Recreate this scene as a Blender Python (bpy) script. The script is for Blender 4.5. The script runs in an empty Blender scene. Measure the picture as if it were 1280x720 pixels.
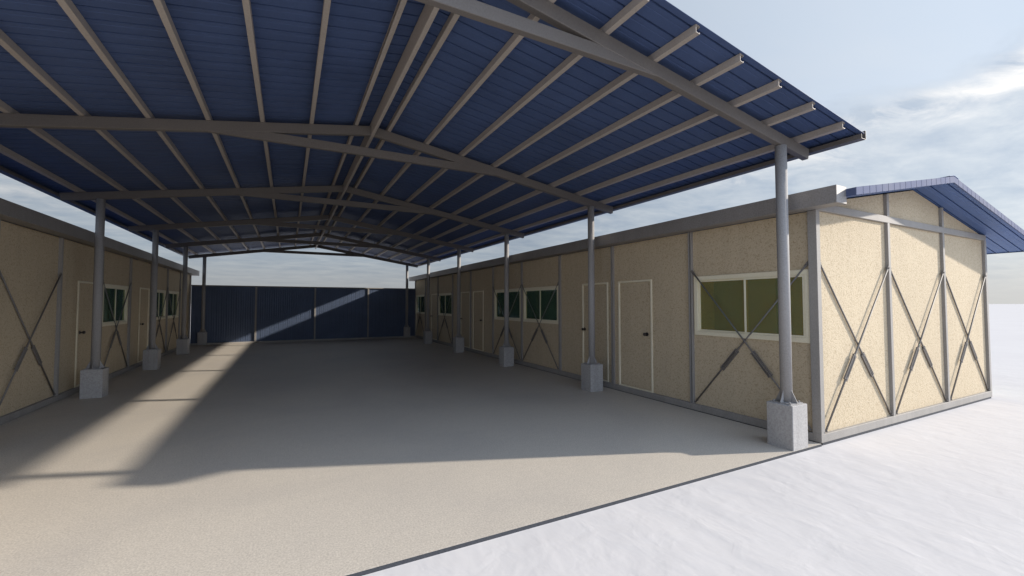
import bpy, bmesh, math, random
from mathutils import Vector, Matrix
random.seed(4)
sc = bpy.context.scene
col = sc.collection

# ------------------------------------------------------------------ helpers
class MB:
    def __init__(s): s.v = []; s.f = []
    def add(s, vs, fs):
        n = len(s.v); s.v += [tuple(v) for v in vs]; s.f += [tuple(i+n for i in f) for f in fs]; return s
    def box(s, x0, x1, y0, y1, z0, z1):
        vs = [(x, y, z) for z in (z0, z1) for y in (y0, y1) for x in (x0, x1)]
        return s.add(vs, [(0,2,3,1),(4,5,7,6),(0,1,5,4),(1,3,7,5),(3,2,6,7),(2,0,4,6)])
    def prism(s, poly, a, b, axis):
        """poly: closed 2-D outline extruded from a to b along axis (0 X, 1 Y, 2 Z)"""
        def P(u, v, w):
            return (w, u, v) if axis == 0 else ((u, w, v) if axis == 1 else (u, v, w))
        n = len(poly)
        vs = [P(u, v, a) for u, v in poly] + [P(u, v, b) for u, v in poly]
        fs = [tuple(range(n)), tuple(range(2*n-1, n-1, -1))]
        for i in range(n): j = (i+1) % n; fs.append((i, i+n, j+n, j))
        return s.add(vs, fs)
    def tube(s, p, q, r, n=12, r2=None):
        p = Vector(p); q = Vector(q); d = (q-p).normalized()
        a = d.orthogonal().normalized(); b = d.cross(a); r2 = r if r2 is None else r2
        vs = []
        for c, rr in ((p, r), (q, r2)):
            for i in range(n):
                t = 2*math.pi*i/n; vs.append(c + a*rr*math.cos(t) + b*rr*math.sin(t))
        fs = [tuple(range(n-1, -1, -1)), tuple(range(n, 2*n))]
        for i in range(n): j = (i+1) % n; fs.append((i, j, j+n, i+n))
        return s.add(vs, fs)
    def beam(s, p, q, w, h, up=(0,0,1)):
        """rectangular bar from p to q, w across, h along up"""
        p = Vector(p); q = Vector(q); d = (q-p).normalized(); u = Vector(up)
        side = d.cross(u).normalized(); u = side.cross(d)
        vs = [c + side*w/2*i + u*h/2*j for c in (p, q) for j in (-1, 1) for i in (-1, 1)]
        return s.add(vs, [(0,2,3,1),(4,5,7,6),(0,1,5,4),(1,3,7,5),(3,2,6,7),(2,0,4,6)])

def fix(me):
    bm = bmesh.new(); bm.from_mesh(me)
    bmesh.ops.recalc_face_normals(bm, faces=bm.faces)
    bm.to_mesh(me); bm.free()

def obj(name, mb, mat, parent=None, bevel=0, smooth=False, solid=0):
    off = parent_loc(parent)
    me = bpy.data.meshes.new(name)
    me.from_pydata([(v[0]-off[0], v[1]-off[1], v[2]-off[2]) for v in mb.v], [], mb.f)
    fix(me); me.materials.append(mat)
    if smooth:
        for p in me.polygons: p.use_smooth = len(p.vertices) == 4
    o = bpy.data.objects.new(name, me); col.objects.link(o)
    if parent: o.parent = parent
    if bevel:
        m = o.modifiers.new('bevel', 'BEVEL'); m.width = bevel; m.segments = 1; m.limit_method = 'ANGLE'; m.angle_limit = math.radians(40)
    if solid:
        m = o.modifiers.new('solid', 'SOLIDIFY'); m.thickness = solid; m.offset = 1
    return o

LOC = {}
def parent_loc(p):
    if p is None: return (0, 0, 0)
    while p.parent: p = p.parent
    return LOC.get(p.name, (0, 0, 0))

def thing(name, label, cat, loc, group=None):
    o = bpy.data.objects.new(name, None); col.objects.link(o); o.location = loc
    o.empty_display_size = .3
    o['label'] = label; o['category'] = cat
    if group: o['group'] = group
    LOC[o.name] = loc
    return o

# ---------------------------------------------------------------- materials
def mat(name, base, rough=.7, metal=0, spec=.5):
    m = bpy.data.materials.new(name); m.use_nodes = True
    b = m.node_tree.nodes['Principled BSDF']
    b.inputs['Base Color'].default_value = (*base, 1)
    b.inputs['Roughness'].default_value = rough; b.inputs['Metallic'].default_value = metal
    b.inputs['Specular IOR Level'].default_value = spec
    return m, m.node_tree, b

def noise(nt, scale, detail=4, rough=.55, vec=None, dist=0):
    n = nt.nodes.new('ShaderNodeTexNoise')
    n.inputs['Scale'].default_value = scale; n.inputs['Detail'].default_value = detail
    n.inputs['Roughness'].default_value = rough; n.inputs['Distortion'].default_value = dist
    if vec: nt.links.new(vec, n.inputs['Vector'])
    return n

def ramp(nt, fac, stops):
    r = nt.nodes.new('ShaderNodeValToRGB'); e = r.color_ramp.elements
    while len(e) < len(stops): e.new(.5)
    for k, (p, c) in enumerate(stops):
        e[k].position = p; e[k].color = (*c, 1) if len(c) == 3 else c
    nt.links.new(fac, r.inputs['Fac']); return r

def bump(nt, b, h, strength, dist, prev=None):
    n = nt.nodes.new('ShaderNodeBump'); n.inputs['Strength'].default_value = strength
    n.inputs['Distance'].default_value = dist
    nt.links.new(h, n.inputs['Height'])
    if prev: nt.links.new(prev.outputs[0], n.inputs['Normal'])
    nt.links.new(n.outputs[0], b.inputs['Normal']); return n

def mul(nt, a, b, fac=1.0, mode='MULTIPLY'):
    m = nt.nodes.new('ShaderNodeMix'); m.data_type = 'RGBA'; m.blend_type = mode
    m.inputs[0].default_value = fac
    nt.links.new(a, m.inputs[6]); nt.links.new(b, m.inputs[7]); return m.outputs[2]

def coord(nt, scale=(1,1,1), rot=(0,0,0), kind='Object'):
    t = nt.nodes.new('ShaderNodeTexCoord'); mp = nt.nodes.new('ShaderNodeMapping')
    mp.inputs['Scale'].default_value = scale; mp.inputs['Rotation'].default_value = rot
    nt.links.new(t.outputs[kind], mp.inputs['Vector']); return mp.outputs[0]

def grainy(name, c1, c2, scale, rough, bs, bd, blotch=.12, metal=0, voro=False, spec=.3, streak=.0):
    m, nt, b = mat(name, c1, rough, metal, spec)
    v = coord(nt)
    n = noise(nt, scale, 5, .65, v)
    if voro:
        vo = nt.nodes.new('ShaderNodeTexVoronoi'); vo.inputs['Scale'].default_value = scale*1.15
        vo.feature = 'SMOOTH_F1'; vo.inputs['Randomness'].default_value = 1
        n0 = noise(nt, scale*.6, 3, .5, v)
        ad = nt.nodes.new('ShaderNodeMix'); ad.data_type = 'RGBA'; ad.blend_type = 'LINEAR_LIGHT'; ad.inputs[0].default_value = .05
        nt.links.new(v, ad.inputs[6]); nt.links.new(n0.outputs['Color'], ad.inputs[7])
        nt.links.new(ad.outputs[2], vo.inputs['Vector'])
        mm = nt.nodes.new('ShaderNodeMath'); mm.operation = 'ADD'
        nt.links.new(n.outputs['Fac'], mm.inputs[0]); nt.links.new(vo.outputs['Distance'], mm.inputs[1])
        sc2 = nt.nodes.new('ShaderNodeMath'); sc2.operation = 'MULTIPLY'; sc2.inputs[1].default_value = .62
        nt.links.new(mm.outputs[0], sc2.inputs[0]); h = sc2.outputs[0]
    else: h = n.outputs['Fac']
    r = ramp(nt, h, [(.34, c2), (.58, c1)])
    big = noise(nt, .9, 5, .6, v)
    rb = ramp(nt, big.outputs['Fac'], [(.3, (1-blotch,)*3), (.7, (1+blotch*.3,)*3)])
    c = mul(nt, r.outputs[0], rb.outputs[0])
    if streak:
        sv = coord(nt, (3.2, 3.2, .22)); sn = noise(nt, 2.2, 6, .6, sv)
        rs = ramp(nt, sn.outputs['Fac'], [(.35, (1-streak,)*3), (.6, (1, 1, 1))])
        c = mul(nt, c, rs.outputs[0])
    nt.links.new(c, b.inputs['Base Color'])
    bump(nt, b, h, bs, bd)
    return m

M = {}
M['stucco'] = grainy('stucco_panel', (.555,.455,.315), (.37,.28,.175), 44, .88, .8, .006, .06, voro=True, streak=.05)
M['stucco_in'] = grainy('inner_panel', (.84,.76,.60), (.62,.55,.40), 20, .85, .5, .006, .10, voro=True)
M['frame'] = grainy('painted_steel_frame', (.345,.32,.295), (.28,.26,.235), 90, .7, .2, .0015, .10, spec=.3, streak=.10, metal=.15)
M['eave'] = grainy('grey_rendered_beam', (.31,.29,.275), (.24,.22,.205), 60, .6, .3, .002, .10, streak=.08, metal=.35, spec=.5)
M['canopy'] = grainy('canopy_steel', (.155,.137,.123), (.13,.115,.103), 70, .55, .2, .0015, .12, spec=.4, metal=.15)
M['purlin'] = grainy('purlin_steel', (.39,.345,.305), (.345,.30,.265), 60, .6, .2, .0015, .12, spec=.3, metal=.1)
M['post'] = grainy('post_steel', (.34,.325,.315), (.285,.27,.26), 70, .75, .2, .0015, .10, spec=.25, metal=0)
M['block'] = grainy('cast_concrete', (.44,.42,.40), (.33,.31,.30), 45, .9, .6, .004, .14, streak=.12)
M['kerb'] = grainy('kerb_concrete', (.42,.39,.35), (.34,.31,.28), 45, .9, .4, .003, .14)
M['trim'] = grainy('cream_trim', (.80,.73,.55), (.73,.66,.49), 60, .5, .15, .001, .06)
M['rod'] = grainy('galvanised_rod', (.20,.18,.165), (.13,.118,.108), 120, .6, .2, .001, .10, metal=.1)
M['edge_shade'] = grainy('dark_edge_shade', (.055,.058,.066), (.04,.042,.05), 80, .8, .3, .002, .10)  # near-black base colour standing in for shade at slab and cabin edges
M['white'] = grainy('white_board', (.78,.77,.73), (.74,.73,.69), 50, .8, .2, .001, .05)
M['knob'] = grainy('dark_knob_metal', (.10,.09,.085), (.07,.06,.06), 120, .35, .1, .001, .10, metal=.8)

def sheet(name, c, metal, rough):
    m, nt, b = mat(name, c, rough, metal, .25)
    v = coord(nt); n = noise(nt, 1.4, 6, .6, v); f = noise(nt, 60, 3, .6, v)
    r = ramp(nt, n.outputs['Fac'], [(.3, tuple(x*.84 for x in c)), (.7, tuple(x*1.08 for x in c))])
    r2 = ramp(nt, f.outputs['Fac'], [(.3, (.9,.9,.9)), (.7, (1,1,1))])
    nt.links.new(mul(nt, r.outputs[0], r2.outputs[0]), b.inputs['Base Color'])
    rr = ramp(nt, n.outputs['Fac'], [(.3, (rough-.06,)*3), (.7, (rough+.08,)*3)])
    nt.links.new(rr.outputs[0], b.inputs['Roughness'])
    bump(nt, b, n.outputs['Fac'], .25, .01)
    return m
M['blue'] = sheet('blue_coated_sheet', (.062,.095,.20), .12, .6)
M['fence'] = sheet('blue_fence_sheet', (.10,.13,.20), .05, .6)
M['bluecabin'] = sheet('blue_cabin_roof', (.10,.165,.36), .25, .5)
M['bluetrim'] = sheet('blue_edge_trim', (.085,.105,.19), .0, .8)

# window glass: green tinted, see-through, reflecting
m = bpy.data.materials.new('green_window_glass'); m.use_nodes = True; nt = m.node_tree
nt.nodes.clear()
out = nt.nodes.new('ShaderNodeOutputMaterial'); tr = nt.nodes.new('ShaderNodeBsdfTransparent')
tr.inputs[0].default_value = (1,.78,.37,1)
gl = nt.nodes.new('ShaderNodeBsdfGlossy'); gl.inputs['Roughness'].default_value = .03; gl.inputs[0].default_value = (.8,.95,.85,1)
df = nt.nodes.new('ShaderNodeBsdfDiffuse'); df.inputs[0].default_value = (.22,.42,.27,1)
lw = nt.nodes.new('ShaderNodeFresnel'); lw.inputs[0].default_value = 1.5
wv = noise(nt, 1.1, 2, .5, coord(nt)); bp = nt.nodes.new('ShaderNodeBump'); bp.inputs['Strength'].default_value = .15; bp.inputs['Distance'].default_value = .02
nt.links.new(wv.outputs['Fac'], bp.inputs['Height']); nt.links.new(bp.outputs[0], gl.inputs['Normal'])
m1 = nt.nodes.new('ShaderNodeMixShader'); m1.inputs[0].default_value = .22
nt.links.new(tr.outputs[0], m1.inputs[1]); nt.links.new(df.outputs[0], m1.inputs[2])
m2 = nt.nodes.new('ShaderNodeMixShader')
nt.links.new(lw.outputs[0], m2.inputs[0]); nt.links.new(m1.outputs[0], m2.inputs[1]); nt.links.new(gl.outputs[0], m2.inputs[2])
nt.links.new(m2.outputs[0], out.inputs[0])
M['glass'] = m
m = m.copy(); m.name = 'added_window_glass'; M['clear'] = m  # untinted copy for the added rear windows, lets more sun in
for n in m.node_tree.nodes:
    if n.type == 'BSDF_TRANSPARENT': n.inputs[0].default_value = (.95,.97,.94,1)
    if n.type == 'MIX_SHADER' and not n.inputs[0].is_linked: n.inputs[0].default_value = 0

# yard floor
m, nt, b = mat('yard_concrete', (.5,.44,.37), .55, 0, .5)
v = coord(nt)
n1 = noise(nt, 75, 6, .75, v); n2 = noise(nt, .55, 7, .6, v, .6); n3 = noise(nt, 14, 6, .65, v)
r1 = ramp(nt, n1.outputs['Fac'], [(.36, (.42,.37,.315)), (.60, (.63,.57,.49))])
r2 = ramp(nt, n2.outputs['Fac'], [(.30, (.90,.90,.91)), (.55, (1,.995,.985)), (.75, (1.03,1.02,1.0))])
r3 = ramp(nt, n3.outputs['Fac'], [(.30, (.94,.94,.94)), (.6, (1,1,1))])
nt.links.new(mul(nt, mul(nt, r1.outputs[0], r2.outputs[0]), r3.outputs[0]), b.inputs['Base Color'])
bb = bump(nt, b, n1.outputs['Fac'], .5, .0025); bump(nt, b, n3.outputs['Fac'], .2, .002, bb)
M['floor'] = m

# snow
m, nt, b = mat('snow', (.6,.6,.6), 1, 0, .0)
a = math.radians(4)
v1 = coord(nt, (2.6, 1.3, 1), (0,0,a)); v2 = coord(nt, (8, 3.6, 1), (0,0,a+.2)); v3 = coord(nt)
w1 = noise(nt, .6, 3, .45, v1, .3); w2 = noise(nt, .8, 3, .45, v2, .3); w3 = noise(nt, .35, 4, .5, v3); w4 = noise(nt, 55, 3, .6, v3)
b1 = bump(nt, b, w1.outputs['Fac'], .45, .045)
b2 = bump(nt, b, w2.outputs['Fac'], .35, .012, b1)
w5 = noise(nt, 3.4, 3, .5, v3, .6)
b2 = bump(nt, b, ramp(nt, w5.outputs['Fac'], [(.40, (0,0,0)), (.85, (1,1,1))]).outputs[0], .22, .016, b2)
b3 = bump(nt, b, w4.outputs['Fac'], .12, .002, b2)
rs = ramp(nt, w3.outputs['Fac'], [(.3, (.585,.562,.558)), (.7, (.615,.592,.585))])
nt.links.new(rs.outputs[0], b.inputs['Base Color'])
M['snow'] = m

# ------------------------------------------------------------ ground + yard
g = MB(); R_ = 3000
# gently uneven near sheet, joined to the far plain
xs = [-R_, -400, -80] + [ -30 + 2*i for i in range(36)] + [80, 400, R_]
ys = [-R_, -400, -80] + [ -20 + 2*i for i in range(36)] + [100, 400, R_]
gz = -.028
vs = []
for y in ys:
    for x in xs:
        vs.append((x, y, gz))
nx = len(xs); fs = [(j*nx+i, j*nx+i+1, (j+1)*nx+i+1, (j+1)*nx+i) for j in range(len(ys)-1) for i in range(nx-1)]
g.add(vs, fs)
o = obj('ground', g, M['snow']); o['kind'] = 'structure'; o['label'] = 'flat white snow field with wind ripples'
o = obj('yard_pavement', MB().box(-9.6, 5.56, 2.812, 21.25, -.30, 0), M['floor']); o['kind'] = 'structure'
o['label'] = 'beige concrete yard between the two cabins'

o = obj('yard_edge_shade', MB().box(-9.6, 5.56, 2.806, 2.8115, -.10, -.003), M['edge_shade']); o['kind'] = 'structure'; o['label'] = 'painted shade strip along the front edge of the yard slab'  # added strip, shade painted along the slab's front face
# ------------------------------------------------------------- dimensions
XW, XL = 5.575, -3.407           # the two long walls
YC, MOD = 2.813, 1.827           # front corner, bay width
HW = 2.765                       # wall height under the eave beam
XC = 1.077                       # canopy axis
S_, Y0 = 3.593, 2.962            # frames
SL = .158                        # canopy slope

def cross_brace(parent, plane, sgn, a0, a1, off, z0=.13, z1=2.13):
    """plane 'x': brace on wall X=off running in Y; 'y': on wall Y=off running in X"""
    def P(u, z, d=0): return (off+d, u, z) if plane == 'x' else (u, off+d, z)
    d = sgn
    mb = MB()
    ends = [((a0, z1), (a1, z0)), ((a1, z1), (a0, z0))]
    for k, (p, q) in enumerate(ends):
        dd = d*(.004*k); 
        dd = d*(-.004 + .021*k); mb.tube(P(*p, dd), P(*q, dd), .0105, 10)
    b = obj('cross_brace', mb, M['rod'], parent, smooth=True)
    for k, (p, q) in enumerate(ends):
        dd = d*(-.004 + .021*k)
        pv, qv = Vector(P(*p, dd)), Vector(P(*q, dd)); L = (qv-pv)
        t = MB(); s0, s1 = .575, .715
        A, B_ = pv+L*s0, pv+L*s1; dirv = L.normalized()
        nrm = Vector((1,0,0)) if plane == 'x' else Vector((0,1,0))
        sd = dirv.cross(nrm).normalized()
        for e in (-1, 1): t.beam(A+sd*e*.025, B_+sd*e*.025, .012, .018, nrm)
        for c, e in ((A, 1), (B_, -1)):
            t.tube(c, c+dirv*e*.034, .017, 10); t.beam(c-sd*.034, c+sd*.034, .016, .02, nrm)
            t.tube(c-dirv*e*.05, c, .012, 8)
        obj('turnbuckle', t, M['rod'], b)
        for c in (pv, qv):
            h = MB(); e = 1 if c is pv else -1
            h.beam(c-dirv*.035, c+dirv*e*.05+dirv*.0, .034, .010, nrm)
            h.tube(c-nrm*d*.01, c+nrm*d*.018, .011, 8)
            obj('bracket', h, M['rod'], b)
    return b

def panel(mb, plane, off, th, u0, u1, z0, z1, holes):
    """wall slab with rectangular holes (u0,u1,z0,z1); off = outer face, th signed thickness inward"""
    lo, hi = sorted((off, off+th))
    def bx(a, b_, c, d):
        if b_-a < 1e-4 or d-c < 1e-4: return
        if plane == 'x': mb.box(lo, hi, a, b_, c, d)
        else: mb.box(a, b_, lo, hi, c, d)
    if not holes: bx(u0, u1, z0, z1); return
    h = holes[0]
    bx(u0, h[0], z0, z1); bx(h[1], u1, z0, z1); bx(h[0], h[1], z0, h[2]); bx(h[0], h[1], h[3], z1)

def window(parent, xo, sg, y0, y1, z0=1.16, z1=2.06, glass='glass'):
    """sg: +1 wall faces -X (right cabin), -1 wall faces +X; xo = column face plane"""
    w = .062; xa = xo + sg*.012; xb = xo + sg*.075
    lo, hi = sorted((xa, xb)); f = MB()
    f.box(lo, hi, y0, y1, z1-w, z1); f.box(lo, hi, y0, y1, z0, z0+w)
    f.box(lo, hi, y0, y0+w, z0+w, z1-w); f.box(lo, hi, y1-w, y1, z0+w, z1-w)
    ym = (y0+y1)/2
    wn = obj('window', f, M['trim'], parent, bevel=.003)
    # sliding sashes: thin inner frames, the near one set forward
    for (a, b_, dx) in ((y0+w, ym+.018, .020), (ym-.018, y1-w, .046)):
        s = MB(); t = .026; l2, h2 = sorted((xo+sg*dx, xo+sg*(dx+.022)))
        s.box(l2, h2, a, b_, z1-w-t, z1-w-.001); s.box(l2, h2, a, b_, z0+w+.001, z0+w+t)
        s.box(l2, h2, a, a+t, z0+w+t, z1-w-t); s.box(l2, h2, b_-t, b_, z0+w+t, z1-w-t)
        obj('sash', s, M['trim'], wn, bevel=.002)
        p = MB(); xm = (l2+h2)/2; p.box(xm-.002, xm+.002, a+t-.004, b_-t+.004, z0+w+t-.004, z1-w-t+.004)
        obj('pane', p, M[glass], wn)
    return wn

def door(parent, xo, sg, y0, y1, knob_y, z0=.10, z1=2.065):
    w = .032; f = MB()
    lo, hi = sorted((xo+sg*.050, xo+sg*.080)); d = MB()
    d.box(lo, hi, y0+w+.004, y1-w-.004, z0+w*.6+.004, z1-w-.004)
    dr = obj('door', d, M['stucco'], parent, bevel=.003)
    lo, hi = sorted((xo+sg*.028, xo+sg*.085))
    f.box(lo, hi, y0, y0+w, z0, z1); f.box(lo, hi, y1-w, y1, z0, z1)
    f.box(lo, hi, y0+w, y1-w, z1-w, z1); f.box(lo, hi, y0+w, y1-w, z0, z0+w*.6)
    obj('door_frame', f, M['trim'], dr, bevel=.002)
    k = MB(); x0 = xo+sg*.050
    k.tube((x0, knob_y, 1.10), (x0-sg*.008, knob_y, 1.10), .034, 20)
    k.tube((x0-sg*.008, knob_y, 1.10), (x0-sg*.045, knob_y, 1.10), .012, 12)
    for a, b_, ra, rb in ((.038,.048,.016,.027), (.048,.068,.027,.030), (.068,.080,.030,.020)):
        k.tube((x0-sg*a, knob_y, 1.10), (x0-sg*b_, knob_y, 1.10), ra, 20, rb)
    obj('knob', k, M['knob'], dr, smooth=True)
    return dr

def corrugated(mb, xa, za, xb, zb, y0, y1, per=.176, h=.030, up=1):
    """sheet whose ribs run from (xa,za) to (xb,zb), profile repeats along Y"""
    prof = [(0,0),(.003,h),(.017,h),(.020,0),(.064,0),(.067,.003),(.075,.003),(.078,0)]
    pts = [(y0, 0)]; y = y0
    while y < y1:
        for a, b_ in prof:
            if y+.06+a < y1: pts.append((y+.06+a, b_))
        y += per
    pts.append((y1, 0))
    vs = [(xa, a, za+b_*up) for a, b_ in pts] + [(xb, a, zb+b_*up) for a, b_ in pts]
    n = len(pts); mb.add(vs, [(i, i+1, n+i+1, n+i) for i in range(n-1)])
    return mb

# --------------------------------------------------------------- cabins
def cabin(name, label, xo, sg, y_start, nb, bays):
    """xo: yard-side wall plane; sg=+1 body extends to +X, -1 to -X"""
    WD = 5.48; TH = .06
    B = [y_start + MOD*k for k in range(nb+1)]; yE = B[-1]
    cx = xo + sg*WD/2
    t = thing(name, label, 'cabin', (cx, (y_start+yE)/2, 0), 'panel cabins flanking the yard')
    xb = xo + sg*WD; xi = xo + sg*.045        # outer face of the panels is set back from the column faces
    # base rail ring
    for nm, (x0, x1, y0, y1) in {'f': (xo, xb, B[0], B[0]+.10), 'b': (xo, xb, yE-.10, yE), 'l': (xo, xo+sg*.10, B[0]+.10, yE-.10), 'r': (xb-sg*.10, xb, B[0]+.10, yE-.10)}.items():
        a, c = sorted((x0, x1)); obj('base_rail', MB().box(a, c, y0, y1, .003, .10), M['frame'], t, bevel=.003)
    a, c = sorted((xo+sg*.10, xb-sg*.10))
    obj('floor', MB().box(a, c, B[0]+.10, yE-.10, .02, .09), M['white'], t)
    a, c = sorted((xo+sg*.03, xb-sg*.03))
    obj('gap_shade', MB().box(a, c, B[0]+.006, yE-.012, -.12, .002), M['edge_shade'], t)  # added dark block, paints the shade in the gap below the base rail
    a, c = sorted((xo+sg*.12, xb-sg*.12))
    obj('added_ceiling', MB().box(a, c, B[0]+.12, yE-.12, 2.70, 2.74), M['white'], t)  # white ceiling, added to bounce light around the rooms
    # columns on both long walls
    for k in range(nb+1):
        for side, xs_ in ((0, xo), (1, xb)):
            s2 = sg if side == 0 else -sg
            y = B[k]
            corner = k in (0, nb)
            w = .10 if corner else .036
            y0 = y if k == 0 else (y-w if k == nb else y-w/2)
            if corner:
                mb = MB(); a, c = sorted((xs_, xs_+s2*.08)); mb.box(a, c, y0, y0+w, .10, HW)
            else:   # two channels back to back with a dark joint
                mb = MB(); a, c = sorted((xs_+s2*.004, xs_+s2*.10))
                mb.box(a, c, y-.034, y-.010, .10, HW); mb.box(a, c, y+.010, y+.034, .10, HW)
                a, c = sorted((xs_+s2*.060, xs_+s2*.09)); mb.box(a, c, y-.010, y+.010, .10, HW)
            obj('column', mb, M['frame'], t, bevel=.003)
    # yard-side bays
    for k, bay in enumerate(bays):
        u0 = B[k] + (.10 if k == 0 else .034); u1 = B[k+1] - (.10 if k == nb-1 else .034)
        kind = bay[0]; hole = []
        if kind == 'W': hole = [(bay[1], bay[2], 1.16, 2.06)]
        if kind == 'D': hole = [(bay[1], bay[2], .10, 2.065)]
        mb = MB(); panel(mb, 'x', xi, sg*TH, u0, u1, .10, HW, hole)
        obj('wall_panel', mb, M['stucco'], t)
        if kind == 'W': window(t, xo+sg*.012, sg, bay[1], bay[2])
        if kind == 'D': door(t, xo, sg, bay[1], bay[2], bay[3])
        if kind in 'WX': cross_brace(t, 'x', -sg, u0+.02, u1-.02, xo+sg*.020)
    # far long wall; its unseen windows are added to light the rooms
    for k in range(nb):
        u0 = B[k] + (.10 if k == 0 else .034); u1 = B[k+1] - (.10 if k == nb-1 else .034)
        hole = [(u0+.06, u1-.06, .55, 2.40)] if k in (0, 3, 5, 7, 9) else []
        if k == 1: hole = [(u0+.06, u0+.95, .55, 2.40)]  # extra unseen window, added for more light in the first room
        mb = MB(); panel(mb, 'x', xb-sg*.045, -sg*TH, u0, u1, .10, HW, hole)
        obj('wall_panel', mb, M['stucco'], t)
        if hole: window(t, xb-sg*.012, -sg, hole[0][0], hole[0][1], .55, 2.40, 'clear')  # added unseen window, lets light into the rooms
    # room partitions
    for k in (3, 5, 7, 9):
        if k < nb:
            a, c = sorted((xi+sg*TH, xb-sg*(.045+TH)))
            obj('partition', MB().box(a, c, B[k]-.03, B[k]+.03, .10, HW+.1), M['stucco_in'], t)
    # gables at both ends
    GX = [xo + sg*WD*i/3 for i in range(4)]
    def rz(x): return 3.352 - .183*abs(x-cx)
    for yo, d in ((B[0], 1), (yE, -1)):
        yi = yo + d*.040
        for i in range(3):
            a = GX[i] + sg*(.0805 if i == 0 else .032); c = GX[i+1] - sg*(.0805 if i == 2 else .032)
            lo, hi = sorted((a, c)); y0, y1 = sorted((yi, yi+d*TH))
            obj('wall_panel', MB().box(lo, hi, y0, y1, .10, 2.765), M['stucco'], t)
            poly = [(lo, 2.86), (hi, 2.86), (hi, rz(hi)-.006)] + ([(cx, rz(cx)-.006)] if lo < cx < hi else []) + [(lo, rz(lo)-.006)]
            obj('gable_panel', MB().prism(poly, y0, y1, 1), M['stucco'], t)
            if d == 1: cross_brace(t, 'y', -1, min(a, c)+.02, max(a, c)-.02, yo+.022)
        y0, y1 = sorted((yo+d*.002, yo+d*.10))
        a, c = sorted((xo+sg*.003, xb-sg*.003))
        obj('ring_beam', MB().box(a, c, y0, y1, 2.766, 2.859), M['frame'], t, bevel=.003)
        for i in (1, 2):
            for z0, z1 in ((.10, 2.765), (2.860, rz(GX[i])-.012)):
                y0, y1 = sorted((yo, yo+d*.10))
                mb = MB(); mb.box(GX[i]-.032, GX[i]+.032, y0, y1, z0, z1)
                obj('column', mb, M['frame'], t, bevel=.003)
    # long eave box on the yard side
    a, c = sorted((xo-sg*.195, xo+sg*.022))
    obj('eave_beam', MB().box(a, c, 2.50, yE+.36, HW+.002, 2.966), M['eave'], t, bevel=.004)
    # roof: yard slope ends on the eave box, the other slope runs out over an overhang
    xr = cx + sg*3.985; xl = xo + sg*.012
    f0, f1 = 2.402, yE+.38
    r = MB()
    corrugated(r, cx, rz(cx)+.012, xl, rz(xl)+.012, f0+.01, f1-.01)
    corrugated(r, cx, rz(cx)+.012, xr, rz(xr)+.012, f0+.01, f1-.01)
    obj('roof', r, M['bluecabin'], t, solid=.003)
    # top skin with the same slope and a folded edge trim with press lines
    tp = MB()
    corrugated(tp, cx, rz(cx)+.052, xl, rz(xl)+.052, f0+.01, f1-.01)
    corrugated(tp, cx, rz(cx)+.052, xr, rz(xr)+.052, f0+.01, f1-.01)
    obj('roof_top_sheet', tp, M['bluecabin'], t, solid=.003)
    for yy0, yy1 in ((f0, f0+.012), (f1-.012, f1)):
        e = MB()
        for xe in (xl, xr):
            L = abs(xe-cx); n = int(L/.15); st = (xe-cx)/n
            for i in range(n):
                a = cx+st*i + (0 if i == 0 else st*.03); b_ = cx+st*(i+1)-st*.03
                za, zb = rz(a), rz(b_)
                e.prism([(a, za), (b_, zb), (b_, zb+.088), (a, za+.088)], yy0, yy1, 1)
            za, zb = rz(cx), rz(xe)
            e.prism([(cx, za+.001), (xe, zb+.001), (xe, zb+.087), (cx, za+.087)], yy0+.004, yy1+.001, 1)
        obj('verge_trim', e, M['bluetrim'], t)
    rc = MB()
    for s2 in (-1, 1):
        x2 = cx+s2*.16
        rc.prism([(cx, rz(cx)+.098), (x2, rz(x2)+.098), (x2, rz(x2)+.101), (cx, rz(cx)+.101)], f0-.004, f1+.004, 1)
    obj('ridge_cap', rc, M['bluecabin'], t)
    lo, hi = sorted((xl-sg*.004, xl))
    obj('eave_trim', MB().box(lo, hi, f0, f1, rz(xl)-.002, rz(xl)+.086), M['bluetrim'], t)
    lo, hi = sorted((xr, xr+sg*.004))
    obj('eave_trim', MB().box(lo, hi, f0, f1, rz(xr)-.004, rz(xr)+.088), M['blue'], t)
    return t

yR = YC
BR = [YC + MOD*k for k in range(11)]
cabin('prefab_cabin', 'long beige panel cabin on the right with braced sunlit gable and blue overhanging roof', XW, 1, YC, 10, [
    ('W', 2.905, 4.585), ('D', 5.465, 6.320, 5.60), ('D', 6.620, 7.455, 7.385), ('W', 8.345, 10.02), ('W', 10.175, 11.85),
    ('P',), ('D', 12.72, 13.57, 12.82), ('W', 15.66, 17.34) , ('D', 17.50, 18.36, 18.27), ('W', 19.36, 20.93)] if False else [
    ('W', 2.915, 4.585), ('D', 5.465, 6.320, 5.60), ('D', 6.620, 7.455, 7.385), ('W', 8.345, 10.04), ('W', 10.175, 11.87),
    ('D', 12.72, 13.60, 12.85), ('D', 13.88, 14.76, 14.66), ('W', 15.66, 17.36), ('D', 17.50, 18.38, 18.29), ('W', 19.33, 20.93)])
yl = 9.979 - 4*MOD
cabin('prefab_cabin', 'long beige panel cabin on the left, wholly in the canopy shade', XL, -1, yl, 10, [
    ('X',), ('W', yl+MOD+.07, yl+2*MOD-.07), ('D', yl+2*MOD+.6, yl+2*MOD+1.45, yl+2*MOD+.72), ('X',),
    ('D', 10.735, 11.60, 10.905), ('W', 11.895, 13.50), ('D', 14.47, 15.33, 14.60) , ('W', 15.60, 17.14), ('W', 17.36, 18.96), ('P',)])

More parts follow.
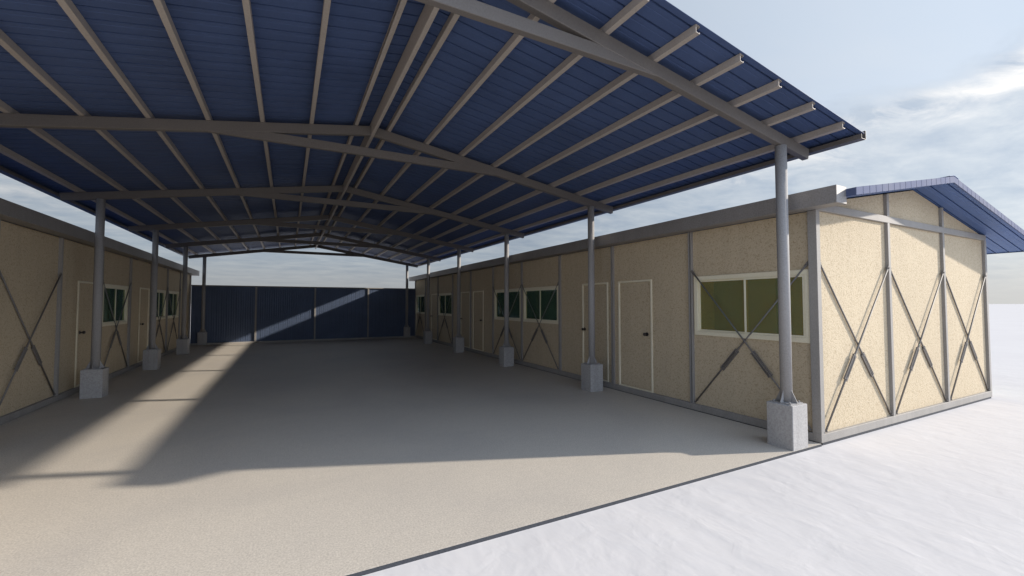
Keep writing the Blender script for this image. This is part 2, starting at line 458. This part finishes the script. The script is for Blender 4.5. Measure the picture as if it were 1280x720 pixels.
# --------------------------------------------------------------- canopy
cp = thing('yard_canopy', 'steel canopy with blue corrugated gable roof spanning the yard on round posts', 'canopy', (XC, Y0+2.5*S_, 0))
RB, RD, PH = 4.150, .134, .074         # rafter underside at ridge, rafter depth, purlin height
def ru(dx): return RB - SL*abs(dx)                 # rafter underside
def rt(dx): return RB + RD - SL*abs(dx)            # rafter top = purlin underside
def rf(dx): return rt(dx) + PH                     # roof sheet underside
frames = [Y0 + k*S_ for k in range(6)]
PX = 4.075; bs = .148; HB = .494
for k, y in enumerate(frames):
    for sx in (-1, 1):
        x = XC + sx*PX
        ft = MB().box(x-bs, x+bs, y-bs, y+bs, -.02, HB)
        obj('footing', ft, M['block'], cp, bevel=.006)
        ps = MB().tube((x, y, HB+.012), (x, y, ru(PX)+.004), .062, 28)
        pst = obj('post', ps, M['post'], cp, smooth=True)
        pl = MB().box(x-.115, x+.115, y-.115, y+.115, HB, HB+.012)
        for ax, ay in ((1,1),(-1,1),(1,-1),(-1,-1)):
            for dx_, dy_ in ((ax*.09, ay*.09),): pl.tube((x+dx_, y+dy_, HB+.010), (x+dx_, y+dy_, HB+.030), .010, 6)
        obj('base_plate', pl, M['post'], pst)
        for ax, ay in ((1,0),(-1,0),(0,1),(0,-1)):
            tri = [(.060, HB+.012), (.125, HB+.012), (.118, HB+.025), (.060, HB+.150)]
            gs = MB()
            if ax: gs.prism([(x+ax*u, w) for u, w in tri], y-.004, y+.004, 1)
            else: gs.prism([(y+ay*u, w) for u, w in tri], x-.004, x+.004, 0)
            obj('gusset', gs, M['post'], pst)
        cpz = MB().box(x-.075, x+.075, y-.034, y+.034, ru(PX)-.018, ru(PX)-.004)
    # rafters, each slope its own bar, ends cut square to the slope
    for sx in (-1, 1):
        n = Vector((SL, 0, 1)).normalized(); DL = 4.60
        cut = .5*RD*SL
        poly = [(XC, ru(0)), (XC+sx*(DL-cut), ru(DL-cut)), (XC+sx*(DL+cut), rt(DL+cut)), (XC, rt(0))]
        obj('rafter', MB().prism(poly, y-.037, y+.037, 1), M['canopy'], cp, bevel=.004)
    zt0, zt1 = 3.828, 3.945
    xa0 = (RB-zt0)/SL; xa1 = (RB-zt1)/SL
    poly = [(XC-xa0-.10, zt0), (XC+xa0+.10, zt0), (XC+xa0+.10+.08, zt0+.05), (XC+xa1+.4, zt1), (XC-xa1-.4, zt1), (XC-xa0-.18, zt0+.05)]
    poly = [(XC-xa0-.02, zt0), (XC+xa0+.02, zt0), (XC+xa1+.30, zt1), (XC-xa1-.30, zt1)]
    obj('tie_beam', MB().prism(poly, y-.033, y+.033, 1), M['canopy'], cp, bevel=.004)
YF0, YF1 = 2.425, frames[-1]+.55
for sx in (-1, 1):
    for k in range(8):
        d = .21 + .592*k; w = .048; th = .005; lip = .014
        zb = rt(d) + .0; h = PH - .002
        # C channel, web towards the ridge, sheared to the slope
        prof = [(0,0),(w,0),(w,lip),(w-th,lip),(w-th,th),(th,th),(th,h-th),(w-th,h-th),(w-th,h-lip),(w,h-lip),(w,h),(0,h)]
        poly = [(XC+sx*(d+u), zb+v-SL*u+.001) for u, v in prof]
        obj('purlin', MB().prism(poly, YF0+.02, YF1-.03, 1), M['purlin'], cp)
rb = MB().box(XC-.024, XC+.024, YF0+.02, YF1-.03, RB-.004, rf(0)-.012)
obj('ridge_beam', rb, M['purlin'], cp, bevel=.003)
for sx in (-1, 1):
    r = corrugated(MB(), XC+sx*.0, rf(0)+.002, XC+sx*4.79, rf(4.79)+.002, YF0, YF1)
    obj('roof_sheet', r, M['blue'], cp, solid=.003)
    # gutter: open channel along the eave
    x0, x1 = 4.705, 4.805; zg = rf(4.79)-.068; zt = rf(4.79)-.002
    gt = MB(); t_ = .004
    pr = [(x0, zt-.012), (x0, zg), (x1, zg), (x1, zt+.036), (x1-.014, zt+.036), (x1-.014, zt+.032), (x1-t_, zt+.032), (x1-t_, zg+t_), (x0+t_, zg+t_), (x0+t_, zt-.012)]
    gt.prism([(XC+sx*u, z) for u, z in pr], YF0-.006, YF1+.006, 1)
    for ye in (): gt.box(*sorted((XC+sx*(x0+t_), XC+sx*(x1-t_))), ye, ye+.004, zg+t_, zt)
    obj('gutter', gt, M['canopy'], cp)
cap = MB()
for sx in (-1, 1):
    cap.prism([(XC, rf(0)+.026), (XC+sx*.2, rf(.2)+.026), (XC+sx*.2, rf(.2)+.029), (XC, rf(0)+.030)], YF0-.004, YF1+.004, 1)
obj('ridge_cap', cap, M['blue'], cp)

# ---------------------------------------------------------------- fence
YFN = 20.935
fn = thing('sheet_fence', 'dark blue corrugated metal fence closing the far end of the yard', 'fence', (XC, YFN, 0))
xf0, xf1 = XL+.008, XW-.012
posts = [-1.186-2.26+.02, -1.186, 1.072, 3.338, 5.52]
obj('kerb', MB().box(xf0, xf1, YFN-.10, YFN+.10, .002, .065), M['kerb'], fn, bevel=.006)
edges = [xf0] + posts[1:4] + [xf1]
for i in range(4):
    pts = []; x = edges[i]+.001; per = .168; e = edges[i+1]-.001
    prof = [(0,0),(.003,.022),(.017,.022),(.020,0),(.080,0),(.083,.008),(.097,.008),(.100,0)]
    while x < e:
        for a, b_ in prof:
            if x+a < e: pts.append((x+a, b_))
        x += per
    pts.append((e, 0)); n = len(pts)
    vs = [(a, YFN+b_, .055) for a, b_ in pts] + [(a, YFN+b_, 2.345) for a, b_ in pts]
    obj('sheet_panel', MB().add(vs, [(j, j+1, n+j+1, n+j) for j in range(n-1)]), M['fence'], fn, solid=.003)
for x in posts[1:4]:
    obj('post', MB().box(x-.034, x+.034, YFN-.048, YFN-.012, .066, 2.343), M['frame'], fn, bevel=.004)
obj('top_rail', MB().box(xf0, xf1, YFN-.055, YFN+.03, 2.345, 2.388), M['frame'], fn, bevel=.004)

# ---------------------------------------------------------------- light
sd = Vector((2.288, -.88, 1.0)).normalized()
el = math.asin(sd.z); az = math.atan2(sd.x, sd.y)
L = bpy.data.lights.new('sun', 'SUN'); L.energy = 4.0; L.angle = math.radians(1.0); L.color = (1, .93, .83)
lo = bpy.data.objects.new('sun', L); col.objects.link(lo); lo.rotation_euler = sd.to_track_quat('Z', 'Y').to_euler(); lo.location = (20, -10, 12)

w = bpy.data.worlds.new('World'); sc.world = w; w.use_nodes = True; nt = w.node_tree
bg = nt.nodes['Background']; bg.inputs['Strength'].default_value = .07
sky = nt.nodes.new('ShaderNodeTexSky'); sky.sky_type = 'NISHITA'; sky.sun_disc = False
sky.sun_elevation = el; sky.sun_rotation = az; sky.air_density = 1.0; sky.dust_density = 1.2; sky.ozone_density = 1.2
# clouds: noise on a flat layer seen from below
tc = nt.nodes.new('ShaderNodeTexCoord'); sep = nt.nodes.new('ShaderNodeSeparateXYZ'); nt.links.new(tc.outputs['Generated'], sep.inputs[0])
def mth(op, a, b=None, c=None):
    n = nt.nodes.new('ShaderNodeMath'); n.operation = op
    for i, x in enumerate((a, b, c)):
        if x is None: continue
        if isinstance(x, (int, float)): n.inputs[i].default_value = x
        else: nt.links.new(x, n.inputs[i])
    return n.outputs[0]
zz = mth('MAXIMUM', mth('ADD', sep.outputs[2], .10), .04)
cmb = nt.nodes.new('ShaderNodeCombineXYZ')
nt.links.new(mth('DIVIDE', sep.outputs[0], zz), cmb.inputs[0]); nt.links.new(mth('DIVIDE', sep.outputs[1], zz), cmb.inputs[1])
mp = nt.nodes.new('ShaderNodeMapping'); mp.inputs['Scale'].default_value = (.8, 1.3, 1); mp.inputs['Rotation'].default_value = (0, 0, 1.3); mp.inputs['Location'].default_value = (12, 4, 0)
nt.links.new(cmb.outputs[0], mp.inputs[0])
c1 = noise(nt, .75, 9, .60, mp.outputs[0], .5)
c2 = noise(nt, 2.6, 8, .62, mp.outputs[0], .3)
det = noise(nt, 3.2, 9, .62, mp.outputs[0], .8)
zb = mth('ADD', sep.outputs[2], mth('MULTIPLY', mth('SUBTRACT', c1.outputs['Fac'], .5), .30))
zb = mth('ADD', zb, mth('MULTIPLY', mth('SUBTRACT', det.outputs['Fac'], .5), .05))
zb = mth('ADD', zb, mth('MULTIPLY', sep.outputs[0], -.10))
up = ramp(nt, zb, [(.235, (0,0,0)), (.285, (1,1,1))])          # clear haze above the cloud bank
edge = ramp(nt, zb, [(.15, (0,0,0)), (.225, (1,1,1)), (.27, (0,0,0))])
bank = ramp(nt, c2.outputs['Fac'], [(.34, (4.9,5.7,6.8)), (.66, (7.3,7.8,8.3))])
white = ramp(nt, det.outputs['Fac'], [(.42, (0,0,0)), (.62, (1,1,1))])
def mixc(f, a, b_):
    n = nt.nodes.new('ShaderNodeMix'); n.data_type = 'RGBA'
    for k, x in ((0, f), (6, a), (7, b_)):
        if isinstance(x, tuple): n.inputs[k].default_value = (*x, 1)
        else: nt.links.new(x, n.inputs[k])
    return n.outputs[2]
haze_up = mixc(mth('MULTIPLY', c1.outputs['Fac'], .9), (5.8,7.1,8.8), (7.9,8.3,8.8))
lumc = mixc(mth('MULTIPLY', edge.outputs[0], white.outputs[0]), bank.outputs[0], (10.6,10.4,10.1))
lumc = mixc(up.outputs[0], lumc, haze_up)
# forward scattering: cloud is brighter towards the sun
dt = nt.nodes.new('ShaderNodeVectorMath'); dt.operation = 'DOT_PRODUCT'; dt.inputs[1].default_value = sd
nt.links.new(tc.outputs['Generated'], dt.inputs[0])
back_fill = ramp(nt, mth('MULTIPLY', sep.outputs[1], -1), [(.05, (1,1,1)), (.75, (2.35,2.55,2.9))])  # sky behind the camera brightened and blued, added fill for shaded areas
fr = ramp(nt, mth('MULTIPLY_ADD', dt.outputs['Value'], .5, .5), [(.60, (.55,.56,.58)), (.92, (1,1,1))])
cl = mul(nt, mul(nt, lumc, fr.outputs[0]), back_fill.outputs[0])
mx = nt.nodes.new('ShaderNodeMix'); mx.data_type = 'RGBA'
mx.inputs[0].default_value = .85
nt.links.new(sky.outputs[0], mx.inputs[6]); nt.links.new(cl, mx.inputs[7])
hz = ramp(nt, sep.outputs[2], [(.0, (1,1,1)), (.10, (0,0,0))])
hc = mul(nt, ramp(nt, sep.outputs[2], [(0, (6.25,6.25,6.1)), (1, (6.25,6.25,6.1))]).outputs[0], fr.outputs[0])
hc = mul(nt, hc, back_fill.outputs[0])
m3 = nt.nodes.new('ShaderNodeMix'); m3.data_type = 'RGBA'
nt.links.new(hz.outputs[0], m3.inputs[0]); nt.links.new(mx.outputs[2], m3.inputs[6]); nt.links.new(hc, m3.inputs[7])
nt.links.new(m3.outputs[2], bg.inputs['Color'])

# ---------------------------------------------------------------- camera
cd = bpy.data.cameras.new('camera'); cam = bpy.data.objects.new('camera', cd); col.objects.link(cam)
cd.sensor_width = 36; cd.lens = 534.57/1280*36; cd.clip_start = .05; cd.clip_end = 6000
cam.location = (0, 0, 1.640); cam.rotation_euler = (math.radians(90+2.10), 0, math.radians(-27.64))
sc.camera = cam

sc.view_settings.view_transform = 'Standard'; sc.view_settings.look = 'None'
sc.view_settings.exposure = .64; sc.view_settings.gamma = 1; sc.view_settings.use_curve_mapping = False
sc.cycles.max_bounces = 12; sc.cycles.diffuse_bounces = 8; sc.cycles.transparent_max_bounces = 12
